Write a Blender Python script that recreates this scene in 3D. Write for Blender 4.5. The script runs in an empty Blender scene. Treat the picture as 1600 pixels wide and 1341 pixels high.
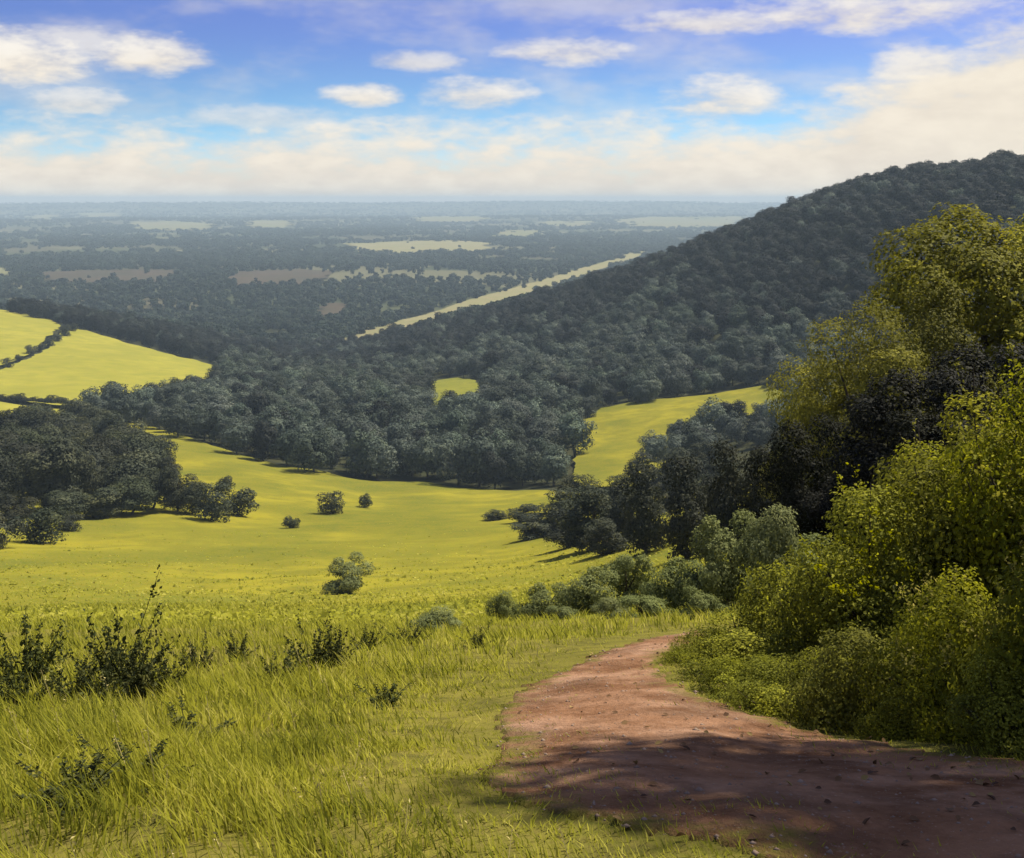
import bpy, math, random
import numpy as np
from mathutils.geometry import delaunay_2d_cdt
from mathutils import Vector

rng = np.random.default_rng(7)
random.seed(7)
scene = bpy.context.scene
COL = scene.collection
R = math.radians

# ---------------------------------------------------------------- camera
F, CX, HY = 1800.0, 800.0, 313.0            # focal length, axis and eye level in pixels of the 1600 px wide photograph
cam = bpy.data.cameras.new('camera')
cam.sensor_fit = 'HORIZONTAL'; cam.sensor_width = 36.0
cam.lens = 36.0 * F / 1600.0
cam.shift_y = -(670.5 - HY) / 1600.0
cam.clip_start = 0.1; cam.clip_end = 60000
camo = bpy.data.objects.new('camera', cam); COL.objects.link(camo)
camo.location = (0, 0, 0); camo.rotation_euler = (R(90), 0, 0)
scene.camera = camo

# ---------------------------------------------------------------- light
SUN_AZ, SUN_EL = 56.0, 58.0                 # degrees to the right of the view axis, above the horizon
sun = bpy.data.lights.new('sun', 'SUN')
sun.energy = 4.7; sun.angle = R(0.55); sun.color = (1.0, 0.93, 0.80)
suno = bpy.data.objects.new('sun', sun); COL.objects.link(suno)
sd = Vector((math.sin(R(SUN_AZ)) * math.cos(R(SUN_EL)), math.cos(R(SUN_AZ)) * math.cos(R(SUN_EL)), math.sin(R(SUN_EL))))
suno.rotation_euler = sd.to_track_quat('Z', 'Y').to_euler()
suno.location = (60, 60, 120)

scene.view_settings.view_transform = 'Standard'
scene.view_settings.look = 'None'
scene.view_settings.exposure = 0.85
scene.view_settings.gamma = 1.0
scene.cycles.max_bounces = 6
scene.cycles.diffuse_bounces = 3
scene.cycles.transmission_bounces = 3
scene.cycles.volume_bounces = 0
scene.cycles.transparent_max_bounces = 8
scene.cycles.volume_step_rate = 4
scene.cycles.use_denoising = True

# ---------------------------------------------------------------- node helpers
class NT:
    def __init__(s, tree): s.t = tree; s.n = tree.nodes; s.l = tree.links
    def new(s, typ, **kw):
        n = s.n.new(typ)
        for k, v in kw.items(): setattr(n, k, v)
        return n
    def put(s, sock, v):
        if hasattr(v, 'is_output'): s.l.new(v, sock)
        elif v is not None: sock.default_value = v
    def math(s, op, a, b=None, c=None, clamp=False):
        n = s.new('ShaderNodeMath', operation=op, use_clamp=clamp)
        s.put(n.inputs[0], a)
        if b is not None: s.put(n.inputs[1], b)
        if c is not None: s.put(n.inputs[2], c)
        return n.outputs[0]
    def mix(s, f, a, b, blend='MIX'):
        n = s.new('ShaderNodeMix', data_type='RGBA', blend_type=blend, clamp_factor=True)
        s.put(n.inputs[0], f); s.put(n.inputs[6], a); s.put(n.inputs[7], b)
        return n.outputs[2]
    def noise(s, vec, scale, detail=4, rough=0.55, dist=0.0):
        n = s.new('ShaderNodeTexNoise'); 
        if vec is not None: s.l.new(vec, n.inputs['Vector'])
        n.inputs['Scale'].default_value = scale; n.inputs['Detail'].default_value = detail
        n.inputs['Roughness'].default_value = rough; n.inputs['Distortion'].default_value = dist
        return n.outputs[0]
    def smooth(s, v, lo, hi, a=0.0, b=1.0):
        n = s.new('ShaderNodeMapRange', interpolation_type='SMOOTHSTEP')
        s.put(n.inputs[0], v); s.put(n.inputs[1], lo); s.put(n.inputs[2], hi); s.put(n.inputs[3], a); s.put(n.inputs[4], b)
        return n.outputs[0]

def rgba(c): return (c[0], c[1], c[2], 1.0)

# ---------------------------------------------------------------- sky
world = bpy.data.worlds.new('World'); scene.world = world; world.use_nodes = True
W = NT(world.node_tree); W.n.clear()
SKY_GAIN = 0.13
def build_sky():
    out = W.new('ShaderNodeOutputWorld'); bg = W.new('ShaderNodeBackground')
    bg.inputs['Strength'].default_value = SKY_GAIN
    W.l.new(bg.outputs[0], out.inputs[0])
    tc = W.new('ShaderNodeTexCoord'); D = tc.outputs['Generated']
    sp = W.new('ShaderNodeSeparateXYZ'); W.l.new(D, sp.inputs[0])
    X, Y, Z = sp.outputs
    # clear air: look a little higher up the dome than the true elevation, where the blue is deeper
    cb = W.new('ShaderNodeCombineXYZ'); W.put(cb.inputs[0], X); W.put(cb.inputs[1], Y)
    W.put(cb.inputs[2], W.math('MULTIPLY', W.math('ABSOLUTE', Z), 5.0))
    nv = W.new('ShaderNodeVectorMath', operation='NORMALIZE'); W.l.new(cb.outputs[0], nv.inputs[0])
    sky = W.new('ShaderNodeTexSky', sky_type='NISHITA')
    sky.sun_disc = False; sky.sun_elevation = R(SUN_EL); sky.sun_rotation = R(SUN_AZ)
    sky.altitude = 100; sky.air_density = 1.0; sky.dust_density = 0.4; sky.ozone_density = 3.0
    W.l.new(nv.outputs[0], sky.inputs[0])
    hs = W.new('ShaderNodeHueSaturation'); hs.inputs['Saturation'].default_value = 1.08; hs.inputs['Value'].default_value = 0.82
    W.l.new(sky.outputs[0], hs.inputs['Color'])
    # turquoise low down, violet blue higher up
    tint = W.mix(W.smooth(Z, 0.05, 0.165), rgba((0.98, 1.12, 0.92)), rgba((0.84, 0.76, 0.95)))
    blue = W.mix(1.0, hs.outputs[0], tint, 'MULTIPLY')
    az = W.math('MULTIPLY', W.math('ARCTAN2', X, Y), 57.2958)
    el = W.math('MULTIPLY', W.math('ARCSINE', Z), 57.2958)
    # stretched direction for cloud noise
    cv = W.new('ShaderNodeCombineXYZ'); W.put(cv.inputs[0], X); W.put(cv.inputs[1], Y); W.put(cv.inputs[2], W.math('MULTIPLY', Z, 2.6))
    V = cv.outputs[0]
    n1 = W.noise(V, 9.0, 4, 0.6); n2 = W.noise(V, 26.0, 4, 0.62); n3 = W.noise(V, 3.2, 2, 0.5)
    wob = W.math('ADD', W.math('MULTIPLY', W.math('SUBTRACT', n1, 0.5), 1.0), W.math('MULTIPLY', W.math('SUBTRACT', n2, 0.5), 0.85))
    # brightness of the vapour towards the sun
    ds = W.new('ShaderNodeVectorMath', operation='DOT_PRODUCT'); W.l.new(D, ds.inputs[0]); ds.inputs[1].default_value = (math.sin(R(SUN_AZ)), math.cos(R(SUN_AZ)), 0)
    glow = W.smooth(ds.outputs['Value'], 0.70, 0.90)
    # bank of cloud along the horizon, deeper towards the sun
    top = W.math('ADD', 3.0, W.math('MULTIPLY', glow, 6.0))
    e1 = W.math('SUBTRACT', W.math('ADD', top, W.math('MULTIPLY', wob, 5.0)), el)
    bank = W.smooth(e1, -1.9, 1.5)
    mask = bank
    # separate small clouds: azimuth, elevation, half width, half height (degrees), density
    puffs = [(-24.0, 6.6, 3.2, 1.0, 1.0), (-17.4, 6.9, 2.3, 0.8, 0.95), (-20.8, 7.3, 2.6, .6, .7), (-7.3, 5.2, 1.5, .5, .95), (-5.0, 6.9, 2.0, .40, .7),
             (-1.8, 5.3, 2.1, .65, .9), (2.6, 7.4, 2.6, .6, .8), (9.5, 8.7, 3.6, .5, .8), (16.5, 8.9, 4.5, .8, .9), (10.4, 5.0, 2.3, .95, .95),
             (-20.5, 4.6, 1.9, .5, .75), (-12.5, 4.0, 3.6, .6, .6), (20.0, 6.2, 2.2, 1.0, .9)]
    base = W.math('MULTIPLY_ADD', wob, 5.0, 0.9); lit = 0.0
    for (a0, e0, wa, we, den) in puffs:
        da = W.math('MULTIPLY_ADD', az, 1 / wa, -a0 / wa); de = W.math('MULTIPLY_ADD', el, 1 / we, -e0 / we)
        v = W.math('SUBTRACT', base, W.math('MULTIPLY_ADD', da, da, W.math('MULTIPLY', de, de)))
        m = W.smooth(v, -1.7, 1.3, 0.0, den)
        mask = W.math('MAXIMUM', mask, m)
        lit = W.math('MAXIMUM', lit, W.math('MULTIPLY', m, W.smooth(W.math('MULTIPLY_ADD', wob, 2.0, de), -0.7, 0.7)))
    # fair weather cloud over the rest of the dome
    fair = W.math('MULTIPLY', W.smooth(W.math('ADD', n3, W.math('MULTIPLY', wob, 0.45)), 0.56, 0.80), W.smooth(el, 9.5, 14.0))
    mask = W.math('MAXIMUM', mask, fair)
    thin = W.math('MULTIPLY', W.smooth(W.math('ADD', n1, W.math('MULTIPLY', n3, 0.6)), 0.68, 1.05), 0.4)
    mask = W.math('MAXIMUM', mask, thin, clamp=True)
    # cloud colour: cream, whiter towards the sun, greyer where thick and away from it
    shade = W.smooth(W.math('ADD', n2, W.math('MULTIPLY', n1, 0.6)), 0.55, 1.05)
    ccol = W.mix(shade, rgba((3.45, 3.1, 2.68)), rgba((4.1, 3.72, 3.15)))
    ccol = W.mix(W.math('MULTIPLY', lit, 0.8), ccol, rgba((4.25, 4.05, 3.75)))
    ccol = W.mix(W.math('MULTIPLY', glow, 0.6), ccol, rgba((4.0, 3.62, 2.95)))
    col = W.mix(mask, blue, ccol)
    # below the horizon: the colour of land in haze
    col = W.mix(W.smooth(el, -2.0, -0.3), rgba((0.7, 0.75, 0.7)), col)
    W.l.new(col, bg.inputs[0])
build_sky()
world.cycles.sampling_method = 'MANUAL'; world.cycles.sample_map_resolution = 256

# ---------------------------------------------------------------- generic mesh helpers
def mesh_np(name, V, Fc, mat=None, attrs=None, smooth=False):
    """V (n,3); Fc list of (m,k) int arrays"""
    me = bpy.data.meshes.new(name)
    V = np.asarray(V, dtype=np.float32)
    if not isinstance(Fc, list): Fc = [Fc]
    Fc = [np.asarray(f, dtype=np.int32) for f in Fc if len(f)]
    nl = sum(f.size for f in Fc); npoly = sum(len(f) for f in Fc)
    me.vertices.add(len(V)); me.vertices.foreach_set('co', V.ravel())
    me.loops.add(nl); me.loops.foreach_set('vertex_index', np.concatenate([f.ravel() for f in Fc]))
    starts = []; s = 0
    for f in Fc:
        starts.append(s + np.arange(len(f)) * f.shape[1]); s += f.size
    me.polygons.add(npoly); me.polygons.foreach_set('loop_start', np.concatenate(starts).astype(np.int32))
    if smooth: me.polygons.foreach_set('use_smooth', np.ones(npoly, dtype=bool))
    for k, a in (attrs or {}).items():
        at = me.attributes.new(k, 'FLOAT', 'POINT'); at.data.foreach_set('value', np.asarray(a, dtype=np.float32))
    me.update(calc_edges=True); me.validate()
    if mat: me.materials.append(mat)
    return me

def link(name, data, parent=None, loc=None, rz=0.0, scale=None):
    o = bpy.data.objects.new(name, data); COL.objects.link(o)
    if parent: o.parent = parent
    if loc is not None: o.location = loc
    if rz: o.rotation_euler = (0, 0, rz)
    if scale is not None: o.scale = scale
    return o
def tag(o, label=None, cat=None, group=None, kind=None):
    if label: o['label'] = label
    if cat: o['category'] = cat
    if group: o['group'] = group
    if kind: o['kind'] = kind
    return o

# ---------------------------------------------------------------- terrain
def sstep(a, b, x):
    t = np.clip((x - a) / (b - a), 0, 1); return t * t * (3 - 2 * t)

CTRL = []
def cp(px, py, y): CTRL.append(((px - CX) / F * y, y, -(py - HY) / F * y))
# foreground bank and path
for px, py, y in [(0, 1341, 3.15), (400, 1341, 3.1), (800, 1341, 3.05), (1200, 1341, 3.0), (1600, 1341, 3.0),
                  (0, 1200, 4.6), (400, 1200, 4.6), (800, 1200, 4.5), (1200, 1200, 4.4), (1600, 1215, 4.2),
                  (0, 1100, 7.4), (400, 1100, 7.2), (800, 1100, 6.8), (1130, 1105, 6.2), (1350, 1160, 5.4),
                  (100, 1020, 14), (500, 1020, 12), (800, 1030, 10.5), (950, 1030, 9.5), (1060, 1000, 12.5), (1250, 1020, 9), (1600, 1040, 8),
                  (0, 975, 32), (400, 980, 28), (700, 985, 24), (900, 965, 22), (1120, 965, 17), (1250, 955, 20), (1450, 930, 20), (1700, 900, 20),
                  (0, 945, 80), (400, 948, 78), (700, 940, 70), (900, 925, 50), (1060, 925, 40), (1250, 900, 36), (1500, 850, 36), (1800, 800, 40),
                  # meadow
                  (-200, 920, 120), (0, 905, 120), (300, 905, 125), (600, 905, 125), (850, 890, 115), (1000, 880, 90), (1200, 850, 80), (1500, 780, 80), (1900, 700, 90),
                  (0, 850, 170), (300, 840, 190), (600, 845, 190), (850, 850, 165), (1000, 820, 150), (1250, 740, 160), (1600, 660, 170),
                  (-300, 800, 230), (100, 790, 235), (400, 795, 245), (600, 795, 260), (850, 790, 250), (1000, 770, 250),
                  (0, 720, 330), (250, 700, 370), (420, 725, 365), (560, 745, 350), (780, 762, 335), (880, 757, 335), (960, 745, 340),
                  # field on the right, hillside wood
                  (940, 690, 400), (1050, 650, 440), (1180, 618, 480), (1400, 540, 480), (1700, 440, 450), (2100, 380, 480),
                  # left fields
                  (-200, 660, 430), (0, 652, 460), (120, 650, 470), (0, 610, 560), (200, 605, 600), (0, 545, 740), (150, 555, 740), (320, 580, 720), (0, 492, 900), (150, 520, 880), (-300, 480, 880),
                  # valley wood
                  (400, 660, 480), (600, 660, 480), (800, 650, 480), (500, 600, 700), (700, 605, 620), (900, 580, 640), (420, 570, 900),
                  # hill crest (ground, trees stand above it)
                  (470, 572, 985), (600, 543, 1020), (700, 518, 1020), (850, 476, 1000), (1000, 428, 980), (1100, 392, 950), (1200, 350, 920), (1380, 292, 850), (1560, 270, 800), (1800, 262, 790), (2300, 260, 800)]:
    cp(px, py, y)
# behind and beside the camera, ground and plain
for x, y, z in [(0, 0, -1.7), (.01, -8, -1.0), (.01, -60, 6), (.01, -400, 20), (-.01, -8, -1.0), (-.01, -60, 6), (-.01, -400, 20), (-60, 0, -12), (-300, 30, -45), (60, 5, 8), (400, 60, 20), (-300, -300, 12), (400, -300, 25),
                (5, -2, -1.2), (-5, -2, -2.2), (-15, 3, -5), (9, 3, -0.8)]:
    CTRL.append((x, y, z))
for px, y in [(-400, 1250), (0, 1300), (300, 1250), (500, 1250), (700, 1350), (1000, 1500), (1300, 1500), (1700, 1400), (2300, 1500)]:
    CTRL.append(((px - CX) / F * y, y, -140.0))
CTRL = np.array(CTRL)
KW = 6.0
def warp(x, y): return 2.4 * np.arctan2(x, y), np.log(np.hypot(x, y) + 2.0)
def _phi(r2): return 0.5 * r2 * np.log(r2 + 1e-12)
def fit_tps():
    x, y, z = CTRL.T
    d = np.hypot(x, y); g = np.where(d > 0.1, (-1.7 - z) / np.maximum(d, .1), 0.12)
    u, v = warp(x, y); n = len(x)
    K = _phi((u[:, None] - u[None]) ** 2 + (v[:, None] - v[None]) ** 2) + np.eye(n) * 0.006
    P = np.stack([np.ones(n), u, v], 1)
    A = np.zeros((n + 3, n + 3)); A[:n, :n] = K; A[:n, n:] = P; A[n:, :n] = P.T
    return u, v, np.linalg.solve(A, np.concatenate([g, [0, 0, 0]]))
TU, TV, TW = fit_tps()
def tps(x, y):
    u, v = warp(x, y); out = np.empty_like(u)
    for i in range(0, len(u), 20000):
        a, b = u[i:i + 20000], v[i:i + 20000]
        k = _phi((a[:, None] - TU[None]) ** 2 + (b[:, None] - TV[None]) ** 2)
        out[i:i + 20000] = k @ TW[:-3] + TW[-3] + TW[-2] * a + TW[-1] * b
    return out
def bumps(x, y, s, seed):
    r = np.random.default_rng(seed); o = 0
    for k in range(5):
        a = r.uniform(0, 6.28); f = r.uniform(.6, 1.7) * 6.28 / s
        o = o + np.sin((x * math.cos(a) + y * math.sin(a)) * f + r.uniform(0, 6.28) + 1.3 * np.sin((x * math.sin(a) - y * math.cos(a)) * f * .6 + k))
    return o / 5
def height(x, y):
    x = np.asarray(x, float).ravel(); y = np.asarray(y, float).ravel()
    d = np.hypot(x, y)
    h = -1.7 - tps(x, y) * d
    h = h + bumps(x, y, 0.9, 1) * 0.018 + bumps(x, y, 3.5, 2) * 0.05 * sstep(2, 8, d) + bumps(x, y, 34, 3) * 0.75 * sstep(30, 110, d) + bumps(x, y, 120, 4) * 1.2 * sstep(120, 400, d)
    # the plain
    pl = -140 + bumps(x, y, 900, 5) * 3 + bumps(x, y, 2600, 6) * 7 * sstep(2500, 6000, d)
    rid = np.exp(-((d - 13500) / 2200) ** 2)
    pl = pl + rid * (112 + 8 * np.sin(x / 1900.0 + 1) + 5 * np.sin(x / 800.0) - 16 * sstep(500, 4000, x)) + np.exp(-((d - 8000 - 600 * np.sin(x / 1500)) / 900) ** 2) * 18
    ang = np.degrees(np.arctan2(x, y))
    front = sstep(-75, -40, ang) * (1 - sstep(55, 85, ang))
    t = sstep(1150, 1600, y) 
    far = sstep(1200, 2500, d)
    back = np.clip(h, -140, 60)
    h = h * (1 - t) + pl * t
    h = np.where(front > 0.5, h, h * (1 - far) + np.where(y > 0, pl, back * 0 + 20) * far)
    return np.clip(h, -152.0, 23.0)
def H(x, y): return float(height([x], [y])[0])
def unproject(pxs, pys, y0=2.0):
    pxs = np.asarray(pxs, float); pys = np.asarray(pys, float)
    ys = np.exp(np.linspace(math.log(y0), math.log(15000), 900)); out = []
    for px, py in zip(pxs, pys):
        z = -(py - HY) / F * ys; hh = height((px - CX) / F * ys, ys)
        b = np.nonzero(z < hh)[0]
        if len(b) == 0: y = 15000.0
        elif b[0] == 0: y = ys[0]
        else:
            i = b[0]; a0 = z[i - 1] - hh[i - 1]; a1 = z[i] - hh[i]; y = ys[i - 1] + (ys[i] - ys[i - 1]) * a0 / (a0 - a1)
        out.append(((px - CX) / F * y, y))
    return np.array(out)

def polar_grid():
    rs = [0.0] + list(np.exp(np.arange(math.log(0.6), math.log(15400), 0.0165)))
    th = list(np.radians(np.concatenate([np.arange(-180, -44, 4.0), np.arange(-44, 44, 0.32), np.arange(44, 180, 4.0)])))
    return np.array(rs), np.array(th)
RS, TH = polar_grid()

def build_ground(mat):
    nr, nt = len(RS) - 1, len(TH)
    r = RS[1:, None]; x = (r * np.sin(TH)[None]).ravel(); y = (r * np.cos(TH)[None]).ravel()
    V = np.stack([x, y, height(x, y)], 1)
    V = np.vstack([V, [[0, 0, H(0, 0)]]])
    i = np.arange(nr - 1)[:, None] * nt; j = np.arange(nt)[None]; j2 = (j + 1) % nt
    q = np.stack([(i + j), (i + j2), (i + nt + j2), (i + nt + j)], -1).reshape(-1, 4)[:, ::-1]
    c = len(V) - 1; tri = np.stack([np.full(nt, c), np.arange(nt), (np.arange(nt) + 1) % nt], 1)[:, ::-1]
    return tag(link('ground', mesh_np('ground', V, [q, tri], mat, smooth=True)), kind='structure')

def inside(poly, x, y):
    r = np.zeros(len(x), bool); n = len(poly); j = n - 1
    for i in range(n):
        xi, yi = poly[i]; xj, yj = poly[j]
        c = ((yi > y) != (yj > y)) & (x < (xj - xi) * (y - yi) / (yj - yi + 1e-12) + xi)
        r ^= c; j = i
    return r
def densify(poly, frac=0.012, wob=0.0, seed=0):
    r = np.random.default_rng(seed); out = []
    for i in range(len(poly)):
        a = np.array(poly[i]); b = np.array(poly[(i + 1) % len(poly)])
        d = max(3.0, min(np.hypot(*a), np.hypot(*b))); n = max(1, int(np.linalg.norm(b - a) / (frac * d)))
        n = min(n, 200)
        for k in range(n):
            p = a + (b - a) * k / n
            out.append(p + r.normal(0, wob * d, 2) * (1 if k else 0))
    return np.array(out)
def sheet(name, poly, mat, off, wob=0.002, step=(3, 3), seed=0, frac=0.012, kind='structure', drop=0.0):
    P = densify(poly, frac, wob, seed)
    rr = RS[1::step[0]]; tt = TH[::step[1]]
    x = (rr[:, None] * np.sin(tt)[None]).ravel(); y = (rr[:, None] * np.cos(tt)[None]).ravel()
    m = inside(P, x, y); x, y = x[m], y[m]
    # keep interior points off the boundary
    keep = np.ones(len(x), bool)
    for p in P:
        keep &= (np.hypot(x - p[0], y - p[1]) > 0.006 * max(3.0, math.hypot(*p)))
    x, y = x[keep], y[keep]
    pts = [Vector(p) for p in P] + [Vector((a, b)) for a, b in zip(x, y)]
    n = len(P)
    r = delaunay_2d_cdt(pts, [(i, (i + 1) % n) for i in range(n)], [list(range(n))], 1, 1e-6)
    vv = np.array([(v.x, v.y) for v in r[0]]); d = np.hypot(vv[:, 0], vv[:, 1])
    z = height(vv[:, 0], vv[:, 1]) + off(d)
    z[:n] -= (off(d[:n]) * 2.2 + .015) * drop
    f = np.array([list(t) for t in r[2] if len(t) == 3])
    a, b, c = vv[f[:, 0]], vv[f[:, 1]], vv[f[:, 2]]
    cr = (b[:, 0] - a[:, 0]) * (c[:, 1] - a[:, 1]) - (b[:, 1] - a[:, 1]) * (c[:, 0] - a[:, 0])
    f[cr < 0] = f[cr < 0][:, ::-1]
    o = link(name, mesh_np(name, np.column_stack([vv, z]), f, mat, smooth=True))
    return tag(o, kind=kind)

# ---------------------------------------------------------------- materials
def new_mat(name):
    m = bpy.data.materials.new(name); m.use_nodes = True
    t = NT(m.node_tree); t.n.clear()
    o = t.new('ShaderNodeOutputMaterial')
    return m, t, o
def ground_mat(name, cols, scales, rough=0.95, bump=0.0, bscale=1.0, extra=None):
    """three colours mixed by two noise scales in metres"""
    m, t, o = new_mat(name)
    g = t.new('ShaderNodeNewGeometry'); P = g.outputs['Position']
    a = t.smooth(t.noise(P, 1 / scales[0], 5, 0.6), 0.38, 0.62)
    b = t.smooth(t.noise(P, 1 / scales[1], 6, 0.65), 0.40, 0.66)
    c = t.smooth(t.noise(P, 1 / scales[2], 4, 0.7), 0.3, 0.7)
    col = t.mix(a, rgba(cols[0]), rgba(cols[1])); col = t.mix(b, col, rgba(cols[2]))
    if len(cols) > 3: col = t.mix(t.math('MULTIPLY', c, 0.5), col, rgba(cols[3]))
    if extra: col = extra(t, P, col)
    p = t.new('ShaderNodeBsdfPrincipled'); p.inputs['Roughness'].default_value = rough
    p.inputs['Specular IOR Level'].default_value = 0.0
    t.put(p.inputs['Base Color'], col)
    if bump:
        bn = t.new('ShaderNodeBump'); bn.inputs['Strength'].default_value = bump; bn.inputs['Distance'].default_value = bscale
        t.put(bn.inputs['Height'], t.noise(P, 1 / scales[2], 6, 0.7)); t.put(p.inputs['Normal'], bn.outputs[0])
    t.l.new(p.outputs[0], o.inputs[0]); return m
def leaf_mat(name, c_dark, c_mid, c_lit, trans=0.3, rough=0.7, spec=0.10, vary=1.0):
    m, t, o = new_mat(name)
    at = t.new('ShaderNodeAttribute', attribute_name='tint'); oi = t.new('ShaderNodeObjectInfo')
    col = t.mix(t.smooth(at.outputs['Fac'], 0.0, 0.6), rgba(c_dark), rgba(c_mid))
    col = t.mix(t.smooth(at.outputs['Fac'], 0.55, 1.0), col, rgba(c_lit))  # palest leaf colour follows the tint attribute
    hs = t.new('ShaderNodeHueSaturation'); t.put(hs.inputs['Color'], col)
    spot = t.smooth(t.noise(oi.outputs['Location'], 1 / 30.0, 2, 0.5), 0.38, 0.62)
    t.put(hs.inputs['Value'], t.math('ADD', 1.0 - 0.5 * vary, t.math('ADD', t.math('MULTIPLY', oi.outputs['Random'], 0.55 * vary), t.math('MULTIPLY', spot, 0.65 * vary))))
    t.put(hs.inputs['Saturation'], t.math('ADD', 1 - .14 * vary, t.math('MULTIPLY', t.math('FRACT', t.math('MULTIPLY', oi.outputs['Random'], 3.7)), 0.3 * vary)))
    t.put(hs.inputs['Hue'], t.math('ADD', 0.5 - 0.012 * vary, t.math('MULTIPLY', t.math('FRACT', t.math('MULTIPLY', oi.outputs['Random'], 7.31)), 0.03 * vary)))
    p = t.new('ShaderNodeBsdfPrincipled'); t.put(p.inputs['Base Color'], hs.outputs[0])
    p.inputs['Roughness'].default_value = rough; p.inputs['Specular IOR Level'].default_value = spec
    tr = t.new('ShaderNodeBsdfTranslucent'); t.put(tr.inputs['Color'], hs.outputs[0])
    mx = t.new('ShaderNodeMixShader'); mx.inputs[0].default_value = trans
    t.l.new(p.outputs[0], mx.inputs[1]); t.l.new(tr.outputs[0], mx.inputs[2]); t.l.new(mx.outputs[0], o.inputs[0])
    return m

M = {}
M['floor'] = ground_mat('undergrowth', [(.030, .034, .016), (.045, .045, .020), (.022, .026, .014), (.06, .055, .03)], (60, 12, 3), bump=0.5, bscale=1.0)
M['meadow'] = ground_mat('meadow_grass', [(.085, .110, .016), (.225, .208, .019), (.125, .132, .016), (.23, .165, .026)], (36, 7, 0.5), bump=0.35, bscale=0.15)
M['field'] = ground_mat('field_grass', [(.21, .205, .028), (.27, .25, .034), (.18, .185, .026), (.25, .205, .04)], (60, 12, 3), bump=0.3, bscale=0.3)
M['thatch'] = ground_mat('grass_thatch', [(.13, .125, .020), (.18, .16, .028), (.075, .075, .016), (.17, .13, .04)], (1.4, .3, .04), bump=0.8, bscale=0.03)
M['glade'] = ground_mat('glade_grass', [(.15, .16, .02), (.19, .185, .022), (.12, .13, .02), (.15, .14, .03)], (20, 6, 1))
def farm_mat():
    m, t, o = new_mat('farmland'); g = t.new('ShaderNodeNewGeometry'); P = g.outputs['Position']
    vo = t.new('ShaderNodeTexVoronoi'); vo.inputs['Scale'].default_value = 1 / 330.0; vo.inputs['Randomness'].default_value = .9
    t.l.new(P, vo.inputs['Vector']); sp = t.new('ShaderNodeSeparateColor'); t.l.new(vo.outputs['Color'], sp.inputs[0])
    c = t.mix(t.smooth(sp.outputs[0], .2, .45), rgba((.042, .05, .028)), rgba((.062, .068, .034)))
    c = t.mix(t.smooth(sp.outputs[1], .55, .7), c, rgba((.085, .075, .045))); c = t.mix(t.smooth(sp.outputs[2], .78, .85), c, rgba((.13, .12, .065)))
    c = t.mix(t.math('MULTIPLY', t.noise(P, 1 / 40.0, 4, .6), .6), c, rgba((.06, .064, .034)))
    p = t.new('ShaderNodeBsdfPrincipled'); p.inputs['Roughness'].default_value = 1; p.inputs['Specular IOR Level'].default_value = 0; t.put(p.inputs['Base Color'], c); t.l.new(p.outputs[0], o.inputs[0]); return m
M['farmland'] = farm_mat()
M['hayfield'] = ground_mat('hay_stubble', [(.20, .185, .085), (.17, .17, .065), (.23, .19, .10), (.18, .165, .08)], (80, 20, 5))
M['farfield'] = ground_mat('pale_crop', [(.17, .16, .075), (.14, .15, .07), (.20, .165, .09), (.15, .145, .06)], (500, 150, 30))
M['heath'] = ground_mat('rust_heath', [(.070, .054, .036), (.056, .05, .032), (.085, .060, .040), (.05, .047, .03)], (200, 60, 15))
def path_wear(t, P, col):
    n = t.noise(P, 1.6, 6, 0.65); k = t.smooth(n, 0.45, 0.62)
    col = t.mix(t.math('MULTIPLY', k, 0.55), col, rgba((.10, .055, .032)))
    s = t.smooth(t.noise(P, 55, 3, 0.6), 0.62, 0.72)
    col = t.mix(t.math('MULTIPLY', s, 0.5), col, rgba((.40, .31, .23)))
    # the worn edge: thatch creeping in over the soil
    e = t.new('ShaderNodeAttribute', attribute_name='edge')
    k = t.math('SUBTRACT', 1.0, t.smooth(t.math('ADD', e.outputs['Fac'], t.math('MULTIPLY', t.math('SUBTRACT', t.noise(P, 5.0, 5, .65), .5), .9)), -0.05, 0.22))
    return t.mix(k, col, rgba((.125, .115, .022)))
M['path'] = ground_mat('trodden_earth', [(.28, .145, .075), (.41, .25, .155), (.15, .070, .033), (.28, .15, .08)], (1.3, 0.4, 0.06), bump=1.0, bscale=0.05, extra=path_wear)
M['bark'] = ground_mat('bark', [(.05, .04, .028), (.08, .065, .045), (.035, .028, .02), (.1, .085, .06)], (1.0, 0.2, 0.05), bump=0.6, bscale=0.02)
M['stone'] = ground_mat('chalk_and_flint', [(.26, .18, .12), (.19, .13, .09), (.33, .25, .18), (.14, .10, .075)], (.3, .08, .02), bump=0.3, bscale=0.005)
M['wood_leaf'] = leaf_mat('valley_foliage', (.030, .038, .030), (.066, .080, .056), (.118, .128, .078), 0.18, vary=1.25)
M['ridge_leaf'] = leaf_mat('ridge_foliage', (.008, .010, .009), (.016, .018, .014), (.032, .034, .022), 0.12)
M['far_leaf'] = leaf_mat('plain_foliage', (.020, .029, .022), (.036, .048, .031), (.062, .073, .042), 0.2)
M['copse_leaf'] = leaf_mat('copse_foliage', (.018, .023, .014), (.042, .046, .024), (.08, .08, .036), 0.2)
M['olive_leaf'] = leaf_mat('olive_foliage', (.072, .072, .010), (.195, .188, .018), (.36, .33, .026), 0.4, vary=0.35)
M['shade_leaf'] = leaf_mat('shade_foliage', (.010, .011, .006), (.022, .022, .009), (.05, .048, .014), 0.2)  # shade behind the front shrubs, painted in as near-black leaf colour
M['sage_leaf'] = leaf_mat('sage_foliage', (.075, .092, .03), (.165, .185, .06), (.26, .27, .09), 0.36, vary=0.35)
M['shrub_leaf'] = leaf_mat('shrub_foliage', (.07, .074, .010), (.20, .200, .018), (.42, .395, .03), 0.45, vary=0.35)
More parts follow.
